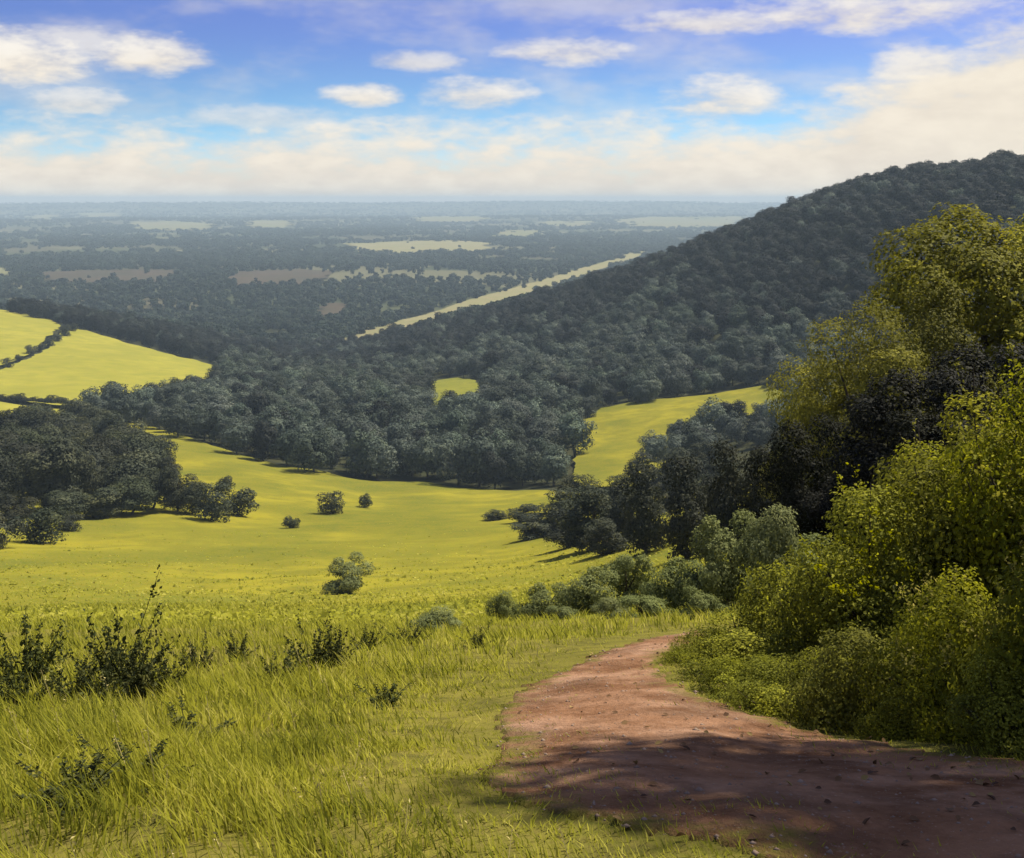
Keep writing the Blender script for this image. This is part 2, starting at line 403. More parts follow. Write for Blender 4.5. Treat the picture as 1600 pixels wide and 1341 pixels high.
M['shoot_leaf'] = leaf_mat('young_shoots', (.18, .17, .012), (.32, .29, .018), (.45, .39, .03), 0.4)  # sunlight on the shrub tops, put into the yellow leaf colour
M['weed_leaf'] = leaf_mat('weed_foliage', (.032, .040, .011), (.075, .083, .02), (.15, .148, .032), 0.32, vary=.4)
M['grass'] = leaf_mat('grass_blades', (.15, .15, .018), (.29, .265, .025), (.42, .36, .055), 0.4, 0.6, 0.15)
def grass_mat():
    m, t, o = new_mat('grass_blades')
    at = t.new('ShaderNodeAttribute', attribute_name='tint')
    col = t.mix(t.smooth(at.outputs['Fac'], 0.0, 0.5), rgba((.15, .16, .018)), rgba((.36, .345, .032)))
    col = t.mix(t.smooth(at.outputs['Fac'], 0.5, 1.0), col, rgba((.54, .48, .10)))
    p = t.new('ShaderNodeBsdfPrincipled'); t.put(p.inputs['Base Color'], col); p.inputs['Roughness'].default_value = .7; p.inputs['Specular IOR Level'].default_value = .08
    tr = t.new('ShaderNodeBsdfTranslucent'); t.put(tr.inputs['Color'], col); mx = t.new('ShaderNodeMixShader'); mx.inputs[0].default_value = .5
    t.l.new(p.outputs[0], mx.inputs[1]); t.l.new(tr.outputs[0], mx.inputs[2]); t.l.new(mx.outputs[0], o.inputs[0]); return m
M['grass'] = grass_mat()
M['seed'] = leaf_mat('seed_heads', (.18, .15, .05), (.30, .26, .09), (.40, .35, .14), 0.25)

# ---------------------------------------------------------------- leaves, crowns, trunks
def frames(n, r, N):
    t = r.normal(size=(n, 3)); t -= (t * N).sum(1, keepdims=True) * N; t /= np.linalg.norm(t, axis=1, keepdims=True) + 1e-9
    return t, np.cross(N, t)
def leaf_geo(P, N, size, r, fine=False, aspect=0.55, tint=None):
    n = len(P); N = N / (np.linalg.norm(N, axis=1, keepdims=True) + 1e-9)
    T, B = frames(n, r, N); L = size[:, None]; Wd = L * aspect * r.uniform(.8, 1.25, (n, 1))
    b = P - T * L * .5; tip = P + T * L * .5 - N * L * .12
    if not fine:
        V = np.stack([b, P + B * Wd * .5 + N * L * .08, tip, P - B * Wd * .5 + N * L * .08], 1).reshape(-1, 3)
        Fq = (np.arange(n)[:, None] * 4 + np.arange(4)[None]); k = 4
    else:
        a1, a2 = -T * L * .18, T * L * .16
        V = np.stack([b, P + a1 + B * Wd * .5 + N * L * .1, P + a2 + B * Wd * .42 + N * L * .08, tip, P + a2 - B * Wd * .42 + N * L * .08, P + a1 - B * Wd * .5 + N * L * .1], 1).reshape(-1, 3)
        s = np.arange(n)[:, None] * 6; k = 6
        Fq = np.concatenate([s + np.array([[0, 1, 2, 3]]), s + np.array([[0, 3, 4, 5]])])
    if tint is None: tint = r.uniform(0, 1, n)
    return V, Fq, np.repeat(tint, k)
def lumps_tree(r, a, b, zc, n, rl=(.26, .42), low=-0.75):
    C = []
    while len(C) < n:
        d = r.normal(size=3); d /= np.linalg.norm(d)
        if d[2] < low: continue
        k = r.uniform(.35, .85)
        C.append((d[0] * a * k, d[1] * a * k, zc + d[2] * b * k))
    return np.array(C), r.uniform(rl[0], rl[1], n) * a
def crown(r, C, RAD, n, lsize, fine=False, aspect=.6, up=0.25, squash=.85, chaos=.65, ground=None):
    w = RAD ** 2; idx = r.choice(len(C), int(n * 1.6), p=w / w.sum())
    d = r.normal(size=(len(idx), 3)); d[:, 2] += .25; d /= np.linalg.norm(d, axis=1, keepdims=True)
    k = np.abs(r.normal(0, 1, len(idx))); rad = RAD[idx] * (1.06 - .22 * k).clip(.25, 1.15)
    # uneven lump surface
    ph = idx * 1.7
    rad *= 1 + .16 * np.sin(d[:, 0] * 5 + ph) * np.sin(d[:, 1] * 6 + ph * 2) + .1 * np.sin(d[:, 2] * 9 + ph * 3)
    P = C[idx] + d * rad[:, None] * np.array([1, 1, squash])
    keep = np.ones(len(P), bool)
    for c, q in zip(C, RAD):
        dd = np.linalg.norm((P - c) / np.array([1, 1, squash]), axis=1); keep &= dd > q * .55
    if ground is not None: keep &= P[:, 2] > ground
    P, d, idx = P[keep][:n], d[keep][:n], idx[keep][:n]
    cc = C.mean(0); o = P - cc; o /= np.linalg.norm(o, axis=1, keepdims=True) + 1e-9
    N = d * .75 + o * .75 + r.normal(0, chaos * .75, P.shape); N[:, 2] += up
    lt = r.uniform(0, 1, len(C))
    tint = (lt[idx] * .5 + r.uniform(0, .5, len(P)))
    return leaf_geo(P, N, lsize * r.uniform(.65, 1.35, len(P)), r, fine, aspect, tint)
def tube(pts, rads, sides=6):
    pts = np.array(pts, float); V = []; Fq = []
    for i, p in enumerate(pts):
        t = pts[min(i + 1, len(pts) - 1)] - pts[max(i - 1, 0)]; t /= np.linalg.norm(t) + 1e-9
        a = np.cross(t, [0.31, 0.95, 0.05]); a /= np.linalg.norm(a) + 1e-9; b = np.cross(t, a)
        for s in range(sides):
            an = 6.2832 * s / sides; V.append(p + (a * math.cos(an) + b * math.sin(an)) * rads[i])
    for i in range(len(pts) - 1):
        for s in range(sides):
            s2 = (s + 1) % sides; Fq.append((i * sides + s, i * sides + s2, (i + 1) * sides + s2, (i + 1) * sides + s))
    return np.array(V), np.array(Fq)
def join(parts):
    V = []; Fq = []; o = 0
    for v, f in parts: V.append(v); Fq.append(f + o); o += len(v)
    return np.vstack(V), np.vstack(Fq)
def trunk_geo(r, h, zc, C, rad, sides=6, limbs=6):
    fork = np.array([r.normal(0, .04 * h), r.normal(0, .04 * h), zc * .75])
    parts = [tube([(0, 0, -.4), (0, 0, .1 * h * .3), fork * .5 + r.normal(0, .01 * h, 3), fork, (fork[0], fork[1], zc * 1.25)], [rad * 1.5, rad * 1.1, rad * .9, rad * .75, rad * .25], sides)]
    for i in r.permutation(len(C))[:limbs]:
        c = C[i]; s = fork * r.uniform(.55, 1.0); m = (s + c) / 2 + np.array([0, 0, .06 * h])
        parts.append(tube([s, m, c], [rad * .5, rad * .3, rad * .1], max(4, sides - 1)))
    return join(parts)
class TreeKind:
    """a unit tree (height 1, built at real size then scaled by objects): trunk mesh and crown mesh, shared by copies"""
    def __init__(s, name, seed, h, w, nl, lsize, mat, lumps=26, fine=False, low=-.9, zc=.48, bb=.5, rl=(.26, .42), trunk_r=.022, limbs=6, chaos=.65):
        r = np.random.default_rng(seed); s.h = h; s.w = w
        C, RAD = lumps_tree(r, w / 2 * .82, h * bb, h * zc, lumps, rl, low)
        # bring the top of the crown to exactly h
        V, Fq, tint = crown(r, C, RAD, nl, lsize, fine, chaos=chaos, ground=.04 * h)
        s.crown = mesh_np(name + '_crown', V, Fq, mat, {'tint': tint})
        tv, tf = trunk_geo(r, h, h * zc, C, trunk_r * h, 7 if fine else 5, limbs)
        s.trunk = mesh_np(name + '_trunk', tv, tf, M['bark'], smooth=True)
        s.top = V[:, 2].max(); s.half = np.abs(V[:, :2]).max()
def plant(kind, name, x, y, label, cat, group=None, h=None, w=None, rz=None, ytop=None, sink=0.0):
    z = H(x, y)
    if ytop is not None: h = max(.3, -(ytop - HY) / F * y - z)
    sz = (h or kind.top) / kind.top; sx = (w / 2 / kind.half) if w else sz
    o = link(name, None, None, (x, y, z - sink), rng.uniform(0, 6.28) if rz is None else rz, (sx, sx, sz))
    o.empty_display_size = .5
    tag(o, label, cat, group)
    link('trunk', kind.trunk, o); link('crown', kind.crown, o)
    return o
def at_px(px, y): return (px - CX) / F * y

# ---------------------------------------------------------------- the land
build_ground(M['floor'])
MEADOW_TOP = [(1250, 975), (1300, 900), (1350, 800), (1250, 760), (1100, 770), (960, 785), (900, 770), (780, 768), (660, 754), (540, 748), (420, 724), (330, 698), (222, 664), (120, 655), (0, 690), (-300, 720)]
mt = unproject([p[0] for p in MEADOW_TOP], [p[1] for p in MEADOW_TOP])
meadow_poly = [(-40, -7), (6.5, -7), (6.0, 4.0), (4.2, 9.0)] + [tuple(p) for p in mt] + [(-110, 90), (-60, 20)]
off_near = lambda d: np.minimum(0.004 + 0.0016 * d, 0.4)
sheet('meadow', meadow_poly, M['meadow'], off_near, 0.001, (2, 2), 1)
BANK = unproject([1300, 1180, 1110, 1000, 850, 700, 500, 300, 100, -100, -300], [985, 968, 962, 966, 972, 984, 986, 984, 988, 990, 985])
sheet('grassy_bank', [(-30, -6.5), (6.0, -6.5), (5.6, 4.0), (4.0, 9.0)] + [tuple(q) for q in BANK] + [(-30, 8)], M['thatch'], lambda d: off_near(d) + .004 + .0006 * d, 0.006, (2, 2), 12, drop=.6)
def field(px_poly, mat, off, name='field', seed=0, wob=.0012):
    P = unproject([p[0] for p in px_poly], [p[1] for p in px_poly])
    return sheet(name, [tuple(p) for p in P], mat, off, wob, (3, 3), seed, 0.008)
off_mid = lambda d: np.full_like(d, 1.5)
off_far = lambda d: 1.4 + 0.0009 * d
field([(-90, 476), (95, 512), (60, 548), (0, 578), (-90, 596)], M['field'], off_mid, seed=2)
field([(105, 514), (335, 574), (330, 592), (240, 625), (120, 640), (-90, 622), (-90, 600), (0, 582), (70, 550)], M['field'], off_mid, seed=3)
field([(-90, 630), (110, 645), (135, 660), (60, 690), (-90, 690)], M['field'], off_mid, seed=4)
RIGHT_FIELD = [(900, 668), (940, 643), (1060, 626), (1190, 608), (1235, 622), (1200, 650), (1060, 690), (1060, 725), (975, 775), (895, 760), (900, 715)]
field(RIGHT_FIELD, M['meadow'], off_mid, seed=5)
field([(672, 603), (684, 598), (715, 594), (742, 598), (752, 606), (756, 646), (668, 646)], M['glade'], off_mid, seed=6)
a_ = np.radians(np.linspace(-34, 36, 15))
sheet('farmland', [(1480 * math.sin(t), 1480 * math.cos(t)) for t in a_] + [(14600 * math.sin(t), 14600 * math.cos(t)) for t in a_[::-1]], M['farmland'], lambda d: np.full_like(d, .5), 0, (3, 4), 15, .03)
STRIP = [(505, 546), (620, 505), (760, 464), (880, 430), (1005, 393), (1015, 398), (880, 445), (760, 484), (620, 524), (530, 548)]
FAR_FIELDS = [([(200, 347), (335, 347), (338, 358), (205, 358)], 'farfield'), ([(385, 345), (455, 345), (458, 354), (390, 355)], 'farfield'),
              ([(535, 378), (765, 376), (770, 390), (560, 392)], 'hayfield'), ([(960, 339), (1170, 336), (1170, 352), (985, 357)], 'farfield'),
              ([(640, 339), (765, 339), (760, 345), (650, 346)], 'farfield'), ([(770, 362), (850, 361), (850, 367), (780, 369)], 'farfield'),
              ([(40, 338), (90, 337), (90, 342), (45, 343)], 'farfield'), ([(840, 347), (930, 346), (930, 351), (850, 352)], 'farfield'),
              ([(60, 424), (280, 421), (290, 433), (75, 436)], 'heath'), ([(350, 425), (515, 420), (515, 436), (365, 440)], 'heath'),
              ([(-60, 421), (30, 420), (20, 428), (-60, 429)], 'farfield'), ([(120, 334), (190, 334), (190, 338), (120, 338)], 'farfield'),
              ([(495, 478), (545, 472), (550, 484), (500, 492)], 'heath')]
P = unproject([p[0] for p in STRIP], [p[1] for p in STRIP], 1010)
sheet('field', [tuple(p) for p in P], M['hayfield'], off_far, .0006, (3, 3), 8, 0.008)
def grown(pp):
    c = np.mean([p[1] for p in pp]); return [(x, y + (0.085 * (y - HY) + 1 if y > c else 0)) for x, y in pp]
def ragged(pp, s):
    # hedged fields are never true rectangles: lens ends and uneven long sides
    r = np.random.default_rng(900 + s); (xa, ya), (xb, yb), (xc, yc), (xd, yd) = pp; out = []
    for f in (0, .12, .3, .5, .7, .88, 1): out.append((xa + (xb - xa) * f, ya + (yb - ya) * f + (yd - ya) * (.30 * abs(2 * f - 1) ** 3 + r.uniform(0, .22))))
    for f in (1, .86, .68, .5, .33, .15, 0): out.append((xd + (xc - xd) * f + (10 if f < .5 else -10) * (abs(2 * f - 1) ** 4), yd + (yc - yd) * f - (yd - ya) * (.15 * abs(2 * f - 1) ** 3 + r.uniform(0, .2))))
    return out
FAR_FIELDS = [(ragged(pp, i), mk) for i, (pp, mk) in enumerate(FAR_FIELDS)]
for i, (pp, mk) in enumerate(FAR_FIELDS): field(grown(pp), M[mk], off_far, seed=20 + i, wob=.004)

# footpath of trodden earth
PATH_PX = [(1090, 990), (1060, 993), (1010, 1003), (960, 1017), (900, 1042), (860, 1062), (805, 1085), (782, 1105), (765, 1140), (775, 1180), (735, 1225), (820, 1275), (960, 1305), (1100, 1330), (1250, 1380), (1400, 1450),
           (1700, 1560), (2100, 1450), (1800, 1225), (1600, 1198), (1420, 1178), (1300, 1156), (1180, 1125), (1080, 1085), (1035, 1052), (1060, 1020), (1110, 997)]
pp = unproject([p[0] for p in PATH_PX], [p[1] for p in PATH_PX], 1.2)
# beyond the shrub the path runs on down to the right
sheet('footpath', [tuple(p) for p in pp], M['path'], lambda d: 0.016 + 0.0032 * d, 0.0035, (1, 1), 11, 0.01, drop=.8)
path_poly = densify([tuple(p) for p in pp], .02)
fp = bpy.data.objects['footpath'].data; co = np.empty(len(fp.vertices) * 3, np.float32); fp.vertices.foreach_get('co', co); co = co.reshape(-1, 3)
ea = np.full(len(co), 9.0)
for q in path_poly: ea = np.minimum(ea, np.hypot(co[:, 0] - q[0], co[:, 1] - q[1]))
at_ = fp.attributes.new('edge', 'FLOAT', 'POINT'); at_.data.foreach_set('value', ea.astype(np.float32))

M['litter'] = leaf_mat('leaf_litter', (.06, .035, .018), (.14, .085, .035), (.25, .19, .06), 0.15)
# ---------------------------------------------------------------- tree kinds
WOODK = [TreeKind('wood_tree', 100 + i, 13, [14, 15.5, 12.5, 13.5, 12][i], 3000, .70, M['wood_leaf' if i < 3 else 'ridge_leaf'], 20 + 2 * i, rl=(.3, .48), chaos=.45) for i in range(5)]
COPSEK = [TreeKind('copse_tree', 130 + i, 11, [10, 11, 12][i], 7500, .40, M['copse_leaf'], 24, rl=(.3, .46), chaos=.5) for i in range(3)]
BUSHK = [TreeKind('field_bush', 140 + i, 5, [6, 5][i], 2600, .26, M['copse_leaf'], 18, low=-1.0, zc=.40, bb=.52, rl=(.3, .45)) for i in range(2)]
DARKK = [TreeKind('dark_tree', 150 + i, 9, [7.5, 8.5, 6.5][i], 6500, .27, M['copse_leaf'], 30, low=-1.0, zc=.40, bb=.52) for i in range(3)]
SAGEK = [TreeKind('sage_bush', 160 + i, 3, [3.0, 3.4][i], 9000, .085, M['sage_leaf'], 17, low=-1.0, zc=.38, bb=.5, rl=(.2, .5)) for i in range(2)]
SHADEK = [TreeKind('shade_tree', 190 + i, 8, [6.5, 6.0][i], 20000, .12, M['shade_leaf'], 40, low=-.95, zc=.48, bb=.50, rl=(.2, .36)) for i in range(2)]
TALLK = TreeKind('tall_tree', 195, 10, 3.4, 4200, .15, M['olive_leaf'], 30, low=-.9, zc=.82, bb=.17, rl=(.3, .5))  # kind for the unseen trees added to shade the path
OLIVEK = [TreeKind('olive_green_tree', 170 + i, 9, [7.0, 6.2, 7.4][i], 36000, .105, M['olive_leaf'], 40, low=-.95, zc=.50, bb=.50, rl=(.24, .42)) for i in range(3)]
FARK = [TreeKind('tree_belt', 185 + i, 12, [34, 42][i], 620, 2.2, M['far_leaf'], 34, rl=(.13, .2), limbs=2) for i in range(2)] + [TreeKind('plain_tree', 180 + i, 12, [13, 15, 12][i], 260, 2.3, M['far_leaf'], 14, limbs=2) for i in range(3)]

# ---------------------------------------------------------------- scatter of what nobody could count
def gn_scatter(name, pts, rot, scl, idx, meshes, label, kind='stuff'):
    src = bpy.data.collections.new(name + '_source')
    for i, mlist in enumerate(meshes):
        o = bpy.data.objects.new('%s_source_%02d' % (name, i), mlist); src.objects.link(o)
    me = bpy.data.meshes.new(name)
    me.vertices.add(len(pts)); me.vertices.foreach_set('co', np.asarray(pts, np.float32).ravel())
    for nm, typ, arr in (('rz', 'FLOAT', rot), ('scl', 'FLOAT', scl), ('pick', 'INT', idx)):
        a = me.attributes.new(nm, typ, 'POINT'); a.data.foreach_set('value', np.asarray(arr, np.float32 if typ == 'FLOAT' else np.int32))
    o = link(name, me)
    g = bpy.data.node_groups.new(name, 'GeometryNodeTree')
    g.interface.new_socket('Geometry', in_out='INPUT', socket_type='NodeSocketGeometry'); g.interface.new_socket('Geometry', in_out='OUTPUT', socket_type='NodeSocketGeometry')
    N = g.nodes; L = g.links
    gi = N.new('NodeGroupInput'); go = N.new('NodeGroupOutput'); ip = N.new('GeometryNodeInstanceOnPoints'); ci = N.new('GeometryNodeCollectionInfo')
    ci.inputs['Collection'].default_value = src; ci.inputs['Separate Children'].default_value = True; ci.inputs['Reset Children'].default_value = True
    def at(nm, dt):
        n = N.new('GeometryNodeInputNamedAttribute'); n.data_type = dt; n.inputs['Name'].default_value = nm; return n.outputs[0]
    cx = N.new('ShaderNodeCombineXYZ'); L.new(at('rz', 'FLOAT'), cx.inputs[2])
    e2r = N.new('FunctionNodeEulerToRotation'); L.new(cx.outputs[0], e2r.inputs[0])
    L.new(gi.outputs[0], ip.inputs['Points']); L.new(ci.outputs[0], ip.inputs['Instance']); ip.inputs['Pick Instance'].default_value = True
    L.new(at('pick', 'INT'), ip.inputs['Instance Index']); L.new(e2r.outputs[0], ip.inputs['Rotation']); L.new(at('scl', 'FLOAT'), ip.inputs['Scale'])
    L.new(ip.outputs[0], go.inputs[0])
    md = o.modifiers.new('scatter', 'NODES'); md.node_group = g
    tag(o, label, None, None, kind); return o
def joined(kind):
    """trunk and crown in one mesh for uncountable woods"""
    c, t = kind.crown, kind.trunk
    def arr(me):
        v = np.empty(len(me.vertices) * 3, np.float32); me.vertices.foreach_get('co', v)
        f = np.array([list(p.vertices) for p in me.polygons]); return v.reshape(-1, 3), f
    cv, cf = arr(c); tv, tf = arr(t)
    ti = np.empty(len(cv), np.float32); c.attributes['tint'].data.foreach_get('value', ti)
    me = mesh_np(c.name + '_joined', np.vstack([cv, tv]), np.vstack([cf, tf + len(cv)]), None, {'tint': np.concatenate([ti, np.zeros(len(tv), np.float32)])})
    me.materials.append(c.materials[0]); me.materials.append(M['bark'])
    mi = np.zeros(len(cf) + len(tf), np.int32); mi[len(cf):] = 1; me.polygons.foreach_set('material_index', mi)
    return me
def proj(x, y, z): return CX + F * x / y, HY - F * z / y
def jgrid(x0, x1, y0, y1, s, r):
    X, Y = np.meshgrid(np.arange(x0, x1, s), np.arange(y0, y1, s)); X = X.ravel(); Y = Y.ravel()
    return X + r.uniform(-.42, .42, len(X)) * s, Y + r.uniform(-.42, .42, len(X)) * s

# ---- wood of the valley and the hill
WOOD_PX = [(125, 662), (215, 670), (330, 700), (420, 727), (540, 752), (660, 757), (780, 772), (880, 765), (900, 735), (897, 690), (900, 668), (940, 645), (1060, 628), (1190, 610), (1300, 640), (1450, 700), (1750, 700), (2000, 255),
           (1750, 240), (1560, 250), (1380, 275), (1200, 330), (1000, 395), (700, 482), (530, 530), (470, 545), (400, 552), (345, 575), (338, 606), (240, 634), (150, 652)]
CLEARING = [(668, 592), (756, 592), (756, 648), (668, 648)]
r2 = np.random.default_rng(21)
X, Y = jgrid(-420, 900, 330, 1075, 9.8, r2); Zg = height(X, Y); PX, PY = proj(X, Y, Zg)
m = inside(WOOD_PX, PX, PY) & ~inside(CLEARING, PX, PY) & ~inside(RIGHT_FIELD, PX, PY)
# tongue of wood beside the field on the right, and the hedge wood behind the left fields
TONGUE = [(968, 722), (1035, 704), (1062, 686), (1200, 652), (1290, 640), (1300, 770), (1050, 748)]
HEDGE = [(-120, 462), (100, 508), (338, 572), (420, 552), (400, 520), (300, 515), (100, 468), (-120, 432)]
m |= inside(TONGUE, PX, PY) & (Y < 460)
m |= inside(HEDGE, PX, PY) & (Y > 650)
X, Y, Zg, PX, PY = X[m], Y[m], Zg[m], PX[m], PY[m]
dist = np.hypot(X, Y); order = np.argsort(dist + np.where((PX > 0) & (PX < 1235), 0, 1e5))
rest = order[240:]
# darker leaf colours mostly on the ridge, paler ones on lower slopes and valley
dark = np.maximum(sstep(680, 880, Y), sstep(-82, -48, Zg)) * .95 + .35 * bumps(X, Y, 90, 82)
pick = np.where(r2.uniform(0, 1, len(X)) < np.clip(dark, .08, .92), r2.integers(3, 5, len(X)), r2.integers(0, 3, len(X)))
size = r2.uniform(.72, 1.12, len(X)) * (1.0 + .34 * bumps(X, Y, 36, 81)) * np.where((PX > 960) & (Y < 460), .80, 1)
for i in order[:240]:
    k = int(pick[i]); s = size[i]
    if PX[i] > 960 and Y[i] < 460: lab, grp = 'low dark tree in the tongue of wood beside the sunlit field', 'trees of the tongue of wood'
    elif PX[i] < 420: lab, grp = 'rounded dark tree in the valley wood below the left fields', 'trees of the valley wood, western end'
    elif k > 2: lab, grp = 'blackish tree among the paler crowns of the valley wood', 'blackish trees of the valley wood'
    else: lab, grp = 'grey-green rounded tree in the valley wood beyond the meadow', 'grey-green trees of the valley wood'
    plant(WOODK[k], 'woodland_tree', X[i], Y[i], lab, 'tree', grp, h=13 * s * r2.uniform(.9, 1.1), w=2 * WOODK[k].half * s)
wj = [joined(k) for k in WOODK]
gn_scatter('hillside_woodland', np.column_stack([X, Y, Zg])[rest], r2.uniform(0, 6.28, len(rest)), size[rest], pick[rest], wj,
           'dense dark woodland covering the long hill and valley floor')

# ---- woods of the plain
r3 = np.random.default_rng(22)
n = 42000
th = r3.uniform(R(-29), R(31), n); dd = np.exp(r3.uniform(math.log(1085), math.log(14500), n))
X, Y = dd * np.sin(th), dd * np.cos(th); m = Y > 1076; X, Y, dd = X[m], Y[m], dd[m]
Zg = height(X, Y); PX, PY = proj(X, Y, Zg)
keep = np.ones(len(X), bool)
jx, jy = r3.normal(0, 5, len(PX)), r3.normal(0, 1.1, len(PX))
for pp_, _ in FAR_FIELDS: keep &= ~inside(grown(pp_), PX + jx, PY + jy) | (r3.uniform(0, 1, len(PX)) < .012)
jag = np.array([r3.normal(0, 1.2, len(PX)), r3.normal(0, .8, len(PX))])
keep &= ~inside([(x, y + (4 if k > 4 else 0)) for k, (x, y) in enumerate(STRIP)], PX + jag[0] * 3, PY + jag[1] * 2)
nz = bumps(X, Y, 900, 31) + .55 * bumps(X, Y, 330, 32) + .2 * bumps(X, Y, 120, 33)
keep &= (nz > -0.50 + .32 * sstep(1900, 3600, dd)) | (r3.uniform(0, 1, len(X)) < .05)
X, Y, Zg, dd = X[keep], Y[keep], Zg[keep], dd[keep]
sc = r3.uniform(.6, 1.15, len(X)) * np.clip((dd / 1500) ** .2, .9, 1.45)
gn_scatter('plain_woodland', np.column_stack([X, Y, Zg]), r3.uniform(0, 6.28, len(X)), sc, np.where((dd > 2400) & (r3.uniform(0, 1, len(X)) < .6), r3.integers(0, 2, len(X)), r3.integers(2, 5, len(X))), [k.crown for k in FARK],
           'hazy woods and hedgerows spread across the far plain')

# ---------------------------------------------------------------- trees and bushes one can point to
# hedge across the left fields
for i, (px, py, h) in enumerate([(12, 578, 7), (30, 566, 5), (48, 556, 7), (62, 550, 6), (76, 544, 8), (88, 536, 7), (100, 528, 9), (112, 521, 8)]):
    x, y = unproject([px], [py])[0]
    plant(BUSHK[i % 2], 'hedge_bush', x, y, 'lone round hedge bush at the edge of the left field' if i == 0 else 'dark bush in the hedge crossing the upper left fields', 'bush', None if i == 0 else 'bushes of the hedge between the left fields', h=h, w=h * 1.4)
for i, px in enumerate(np.linspace(-20, 150, 15)):
    x, y = unproject([px], [628 + 10 * (px + 20) / 170])[0]
    plant(BUSHK[i % 2], 'hedge_bush', x, y, 'low bush in the hedge below the yellow left field', 'bush', 'bushes of the low hedge below the yellow field', h=r3.uniform(3, 5), w=r3.uniform(6, 9))
# copse on the left of the meadow
COPSE = [(-60, 690), (40, 690), (130, 690), (185, 700), (215, 722), (238, 748), (225, 778), (185, 802), (80, 806), (30, 808), (-60, 815)]
cw = unproject([p[0] for p in COPSE], [p[1] for p in COPSE])
x0, y0 = cw.min(0); x1, y1 = cw.max(0)
r4 = np.random.default_rng(23)
X, Y = jgrid(x0, x1, y0, y1, 11.5, r4); m = inside(cw, X, Y); X, Y = X[m], Y[m]
for i in range(len(X)):
    plant(COPSEK[int(r4.integers(0, 3))], 'copse_tree', X[i], Y[i], 'dark leafy tree in the copse left of the meadow', 'tree', 'trees of the copse left of the meadow', h=r4.uniform(11, 15.5), w=r4.uniform(14, 18))
def bush_px(kind, name, px, py, hpx, wpx, label, cat='bush', group=None):
    x, y = unproject([px], [py])[0]
    return plant(kind, name, x, y, label, cat, group, h=hpx * y / F, w=wpx * y / F, sink=.1)
bush_px(COPSEK[0], 'broadleaf_tree', 277, 802, 78, 74, 'upright dark tree at the right-hand end of the copse', 'tree')
bush_px(COPSEK[1], 'broadleaf_tree', 238, 798, 66, 90, 'dark low tree where the copse meets the meadow', 'tree')
bush_px(BUSHK[0], 'round_bush', 330, 816, 62, 86, 'rounded dark bush beside the upright tree ending the copse')
bush_px(BUSHK[1], 'round_bush', 374, 810, 50, 72, 'paler olive bush farthest out from the copse')
bush_px(BUSHK[1], 'round_bush', 352, 770, 28, 40, 'small grey-green bush behind the rounded bushes by the copse')
bush_px(BUSHK[0], 'round_bush', 60, 852, 62, 110, 'brownish bush in front of the copse at the left edge')
bush_px(BUSHK[1], 'round_bush', -5, 860, 68, 90, 'dark bush cut by the left edge of the picture')
bush_px(BUSHK[0], 'round_bush', 105, 832, 30, 60, 'low bush casting a long shadow onto the meadow')
for px, py, hp, wp, lab in [(205, 806, 60, 96, 'dark tree low on the right side of the copse'), (150, 812, 52, 92, 'dark tree at the foot of the copse'), (95, 815, 50, 90, 'dark tree at the foot of the copse near the brownish bush'), (300, 806, 56, 70, 'dark tree joining the upright tree to the rounded bush'), (258, 772, 56, 70, 'dark tree behind the upright one at the end of the copse'), (20, 822, 56, 90, 'dark tree at the foot of the copse by the left edge')]:
    bush_px(COPSEK[random.randrange(3)], 'broadleaf_tree', px, py, hp, wp, lab, 'tree')
bush_px(BUSHK[0], 'round_bush', 516, 806, 38, 60, 'largest of three dark bushes alone on the meadow')
bush_px(BUSHK[1], 'round_bush', 572, 796, 26, 32, 'small pointed bush just right of the largest meadow bush')
bush_px(BUSHK[1], 'round_bush', 455, 828, 24, 36, 'smallest dark bush standing alone on the meadow')
bush_px(SAGEK[0], 'round_bush', 543, 932, 66, 92, 'soft green bush low on the near meadow slope')
# dark trees on the right of the meadow
for px, py, hp, wp, lab in [(925, 862, 110, 130, 'broad dark tree at the head of the meadow shadows'), (870, 835, 75, 100, 'dark tree left of the broad dark meadow tree'),
                            (905, 800, 64, 80, 'rounded dark tree against the sunlit field edge'), (820, 818, 32, 70, 'low dark bush spreading onto the meadow'), (775, 815, 20, 52, 'lowest dark bush at the tip of the meadow thicket'),
                            (835, 845, 42, 84, 'bushy dark tree standing in the meadow shadows'), (965, 830, 80, 80, 'dark tree between the meadow and the hedge bushes'),
                            (1010, 868, 150, 120, 'tall blackish tree right of the meadow'), (1075, 880, 175, 130, 'tall dark tree with a lit green crown right of the meadow'),
                            (1150, 880, 200, 140, 'dark tree with pale green top behind the sage-green bushes'), (1210, 870, 180, 130, 'dark tree behind the sage-green bushes, beside the olive-green trees'), (1045, 800, 60, 80, 'small dark tree below the sunlit field'),
                            (1130, 790, 75, 100, 'dark tree under the tongue of wood'), (1005, 765, 62, 76, 'dark tree narrowing the sunlit field from below'), (1060, 765, 70, 90, 'dark tree joining the tongue of wood to the thicket below'), (1110, 752, 66, 86, 'dark tree at the root of the tongue of wood'), (960, 800, 60, 80, 'dark tree at the near corner of the sunlit field'), (985, 850, 95, 110, 'dark tree in the middle of the thicket right of the meadow'), (950, 868, 60, 100, 'low dark tree at the foot of the thicket right of the meadow'),
                            (890, 858, 62, 110, 'spreading dark tree on the shadowed edge of the meadow'), (1110, 870, 130, 120, 'dark tree wedged between two taller ones above the sage-green bushes'), (1250, 800, 150, 130, 'dark tree in deep shade beside the olive-green row')]:
    bush_px(DARKK[random.randrange(3)], 'broadleaf_tree', px, py, hp, wp, lab, 'tree')
